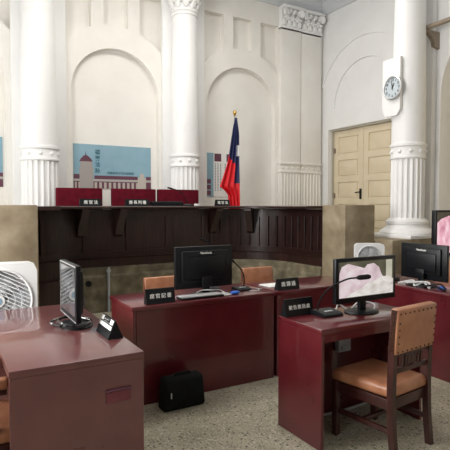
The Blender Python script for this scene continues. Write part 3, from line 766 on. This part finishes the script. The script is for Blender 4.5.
mic('black gooseneck microphone bending right on the witness desk', (2.26, 2.525, .75), R(0),
    [(-.055, .035, .02), (-.055, .02, .08), (-.06, -.04, .16), (-.03, -.09, .215), (.04, -.15, .262), (.10, -.185, .272)], (.085, .075, .035), .006, .017)
mic('black gooseneck microphone on the clerk desk, right of the monitor', (2.28, 3.66, .75), 0,
    [(.02, .0, .02), (.03, 0, .07), (.02, 0, .14), (-.02, .0, .2), (-.075, 0, .25)], (.07, .06, .03), .006, .01)
mic('black gooseneck microphone behind the clerk monitor, only its tip showing above', (2.08, 3.83, .75), 0,
    [(.0, .03, .02), (.0, .03, .12), (.02, .0, .3), (-.01, .0, .4), (-.05, -.0, .425)], (.05, .06, .03), .005, .009)
mic('black gooseneck microphone on the judges\' bench before the rightmost red chair', (3.33, 6.93, 1.485), 0,
    [(.0, 0, .02), (-.02, .0, .09), (-.08, .0, .18), (-.18, .0, .24), (-.26, .0, .262)], (.08, .05, .03), .007, .013)

# ================================================================ BENCH-TOP THINGS
bm = new(); bx(bm, 2.72, 3.22, 6.86, 7.0, 1.485, 1.555, .008); tag(obj('equipment_box', bm, M['black']), 'flat black equipment box on the bench before the rightmost red chair', 'box')
bm = new(); bx(bm, 3.43, 3.50, 6.85, 6.92, 1.485, 1.52, .004); tag(obj('paper_stack', bm, M['paper']), 'small white note stack on the bench beside the bent microphone', 'paper')

# ================================================================ FANS
def box_fan(label, loc, rz, s=.58, sc=1, z0=0):
    t = thing('box_fan', label, 'fan', loc, rz, 'white box fans'); h = s / 2; zc = .745
    bm = new(); me = slab([(-h + .06, -h), (h - .06, -h), (h - .018, -h + .018), (h, -h + .06), (h, h - .06), (h - .018, h - .018), (h - .06, h), (-h + .06, h), (-h + .018, h - .018), (-h, h - .06), (-h, -h + .06), (-h + .018, -h + .018)],
                          [[(.255 * math.cos(2 * PI * k / 48), .255 * math.sin(2 * PI * k / 48)) for k in range(48)]], .17)
    bm.from_mesh(me); bm.transform(Matrix.Translation((0, 0, zc)) @ Matrix.Rotation(R(90), 4, 'X')); obj('housing', bm, M['wplast'], t, smooth=30)
    bm = new(); tube(bm, [(.25 * math.cos(a), -.088, zc + .25 * math.sin(a)) for a in [2 * PI * k / 48 for k in range(49)]], .010, 8, False)
    for rr in (.075, .125, .175): tube(bm, [(rr * math.cos(a), -.082, zc + rr * math.sin(a)) for a in [2 * PI * k / 40 for k in range(41)]], .003, 6, False)
    n = 18
    for k in range(-n // 2 + 1, n // 2):
        x = k * .252 * 2 / n; q = math.sqrt(max(0, .25 ** 2 - x * x)); c, s_ = math.cos(R(-28)), math.sin(R(-28))
        A, B = (-q, x), (q, x)
        tube(bm, [(A[0] * c - A[1] * s_, -.086, zc + A[0] * s_ + A[1] * c), (B[0] * c - B[1] * s_, -.086, zc + B[0] * s_ + B[1] * c)], .0045, 6)
    obj('grille', bm, M['wplast'], t)
    bm = new(); tube(bm, [(0, -.097, zc), (0, -.08, zc)], .05, 28); hc = obj('hub_cap', bm, M['wplast'], t)
    bm = new(); tube(bm, [(0, -.1, zc), (0, -.096, zc)], .03, 24); obj('hub_badge', bm, M['bluegrey'], hc)
    bm = new()
    for k in range(5):
        a0 = 2 * PI * k / 5; pts = []
        V = []
        for i in range(6):
            rr = .04 + .17 * i / 5
            V.append([bm.verts.new((rr * math.cos(a0 + d), y, zc + rr * math.sin(a0 + d))) for d, y in ((-.32, -.03), (0, .0), (.42, .035))])
        for A, B in zip(V, V[1:]):
            for j in range(2): bm.faces.new((A[j], A[j + 1], B[j + 1], B[j]))
    tube(bm, [(0, -.05, zc), (0, .05, zc)], .045, 20)
    o = obj('fan_blades', bm, M['gplast'], t); md = o.modifiers.new('s', 'SOLIDIFY'); md.thickness = .004
    bm = new(); tube(bm, [(0, .06, zc), (0, .075, zc)], .25, 32); obj('rear_cover', bm, M['wplast'], t)
    bm = new(); tube(bm, [(-.1, 0, zc + h - .01), (-.1, 0, zc + h + .0), (.1, 0, zc + h + .0), (.1, 0, zc + h - .01)], .008, 8); obj('carry_handle', bm, M['wplast'], t)
    # stool that carries it
    t.scale = (sc, sc, sc); t.location.z = z0
    st = thing('wooden_stool', label.replace('white box fan', 'plain wooden stool under the white fan'), 'stool', loc, rz, 'stools under the fans'); zt = z0 + (zc - s / 2) * sc
    bm = new(); bx(bm, -.25, .25, -.16, .16, zt - .035, zt, .005); obj('seat', bm, M['cwood'], st)
    for sx in (-1, 1):
        for sy in (-1, 1):
            bm = new(); bx(bm, sx * .21 - .02, sx * .21 + .02, sy * .12 - .02, sy * .12 + .02, 0, zt - .035, .003); obj('leg', bm, M['cwood'], st)
    return t
box_fan('white box fan at the left edge behind the left desk', (.375, 4.28, 0), R(-6))
box_fan('small white box fan on the right, behind the witness monitor', (4.52, 4.30, 0), R(-34), sc=.60, z0=.41)

# ================================================================ SMALL THINGS
def cable(label, pts, m='bmat', r=.004, n=8):
    bm = new(); tube(bm, catmull(pts, n), r, 6); return tag(obj('cable', bm, M[m]), label, 'cable')
# keyboard
t = thing('keyboard', 'pale grey keyboard in front of the clerk monitor', 'keyboard', (1.80, 3.515, .75), R(0))
bm = new(); bx(bm, -.19, .19, -.055, .055, 0, .018, .004); obj('case', bm, M['black'], t)
bm = new()
for j in range(4):
    for i in range(16): bx(bm, -.183 + i * .023, -.164 + i * .023, -.048 + j * .025, -.028 + j * .025, .018, .025)
obj('keys', bm, M['cable_w'], t)
bm = new(); bx(bm, 0, .16, 0, .07, 0, .006, .001, mtx=Matrix.Translation((1.93, 3.46, .751)) @ Matrix.Rotation(R(12), 4, 'Z')); bx(bm, .01, .15, .0, .06, .006, .012, mtx=Matrix.Translation((1.935, 3.462, .751)) @ Matrix.Rotation(R(25), 4, 'Z')); tag(obj('paper_sheets', bm, M['paper']), 'loose white paper slips below the clerk monitor', 'paper')
bm = new(); ellipsoid(bm, (2.12, 3.50, .766), (.045, .03, .016), 14, 8); tag(obj('computer_mouse', bm, M['blue']), 'blue mouse right of the clerk keyboard', 'mouse')
bm = new(); bx(bm, 2.56, 2.8, 3.62, 3.8, .751, .757, .001); tag(obj('paper_sheets', bm, M['paper']), 'white paper sheets behind the three-character nameplate on the desk', 'paper')
cable('thin pale cable lying on the clerk desk by the microphone', [(2.3, 3.56, .755), (2.36, 3.52, .755), (2.42, 3.6, .755), (2.4, 3.72, .755)], 'cable_w', .003)
cable('black cable curling down behind the left desk monitor', [(.70, 3.12, .80), (.78, 3.2, .83), (.84, 3.42, .86), (.80, 3.44, .80), (.75, 3.3, .76), (.72, 3.2, .756)], 'bmat', .005)
cable('glinting black cable coiled round the foot of the left desk monitor', [(.60, 3.0, .775), (.56, 3.1, .78), (.62, 3.2, .775), (.72, 3.2, .785), (.79, 3.12, .775), (.78, 3.02, .78), (.70, 2.96, .775), (.62, 2.98, .785), (.60, 3.08, .79)], 'screen', .009)
cable('pale wires looped over the clerk monitor base', [(1.78, 3.54, .79), (1.84, 3.56, .80), (1.92, 3.53, .80), (2.0, 3.55, .79), (2.05, 3.52, .757)], 'cable_w', .004)
# right desk
cable('pale cables heaped at the foot of the right desk monitor', [(3.76, 3.2, .757), (3.78, 3.05, .80), (3.74, 3.0, .76), (3.80, 2.95, .79), (3.75, 2.85, .757), (3.79, 2.9, .80), (3.74, 3.08, .78), (3.8, 3.14, .757)], 'cable_w', .009)
cable('black cable coiled beside the right desk monitor', [(3.76, 2.95, .757), (3.74, 2.8, .79), (3.76, 2.7, .757), (3.80, 2.78, .80), (3.75, 2.92, .757)], 'bmat', .008)
bm = new(); bx(bm, 3.73, 3.90, 3.3, 3.42, .75, .79, .008); tag(obj('desk_telephone', bm, M['black']), 'black telephone-like unit left of the right desk monitor', 'telephone')
bm = new(); bx(bm, 3.79, 3.90, 2.52, 2.66, .75, .80, .008); tag(obj('tissue_box', bm, M['wplast']), 'small white box at the right edge on the long desk', 'box')
bm = new(); ellipsoid(bm, (3.80, 2.76, .768), (.03, .045, .018), 14, 8); tag(obj('computer_mouse', bm, M['blue']), 'blue mouse below the right desk monitor', 'mouse')
cable('pale wires beside the witness monitor base', [(2.62, 2.44, .756), (2.68, 2.5, .79), (2.6, 2.56, .80), (2.5, 2.56, .756), (2.44, 2.6, .79), (2.36, 2.55, .756)], 'cable_w', .006)
cable('pale cable on the floor under the witness desk', [(2.0, 2.60, .012), (2.2, 2.62, .012), (2.5, 2.60, .012), (2.82, 2.62, .012)], 'cable_w', .009)
bm = new(); bx(bm, 2.44, 2.56, 2.595, 2.644, .44, .56, .01); bx(bm, 2.46, 2.54, 2.585, 2.595, .46, .49, .003); tube(bm, catmull([(2.46, 2.6, .56), (2.42, 2.58, .62), (2.5, 2.58, .66), (2.54, 2.6, .56)], 6), .006, 6)
tag(obj('power_strip', bm, M['gplast']), 'grey power unit with wires mounted inside the witness desk knee space', 'power strip')
# bag
t = thing('black_bag', 'black fabric bag on the floor against the clerk desk', 'bag', (1.52, 3.275, 0), R(0))
bm = new(); bx(bm, -.175, .175, -.06, .065, 0, .24, .03, 3)
for v in bm.verts: v.co.x *= 1 - .12 * v.co.z / .25
obj('body', bm, M['bag'], t)
bm = new(); tube(bm, catmull([(-.06, 0, .245), (-.05, 0, .255), (.05, 0, .255), (.06, 0, .245)], 5), .008, 8); obj('handle', bm, M['bag'], t)
bm = new(); bx(bm, -.115, -.108, -.066, -.058, .1, .14); obj('zip_pull', bm, M['metal'], t)
# conduit and socket on the stone base
bm = new(); tube(bm, [(2.0, 6.72, 0), (2.0, 6.72, .63)], .018, 10); bx(bm, 1.97, 2.03, 6.705, 6.74, .56, .60); tag(obj('conduit_pipe', bm, M['gplast']), 'thin grey pipe running up the stone base behind the clerk desk', 'pipe')
bm = new(); tube(bm, [(1.72, 6.70, .42), (1.72, 6.74, .42)], .04, 20); tag(obj('round_socket', bm, M['bmat']), 'round black socket on the stone base near the left desk', 'socket')
# ceiling lamps
for y in (5.6, -1.5):
    t = thing('ceiling_lamp', 'flat ceiling lamp %s' % ('over the court desks' if y > 0 else 'over the public end of the room'), 'lamp', (2.7, y, ZC - .12))
    lx, ly = (1.75, .55) if y > 0 else (.62, .27)
    bm = new(); bx(bm, -lx, lx, -ly, ly, .03, .12, .01); obj('lamp_body', bm, M['wplast'], t)
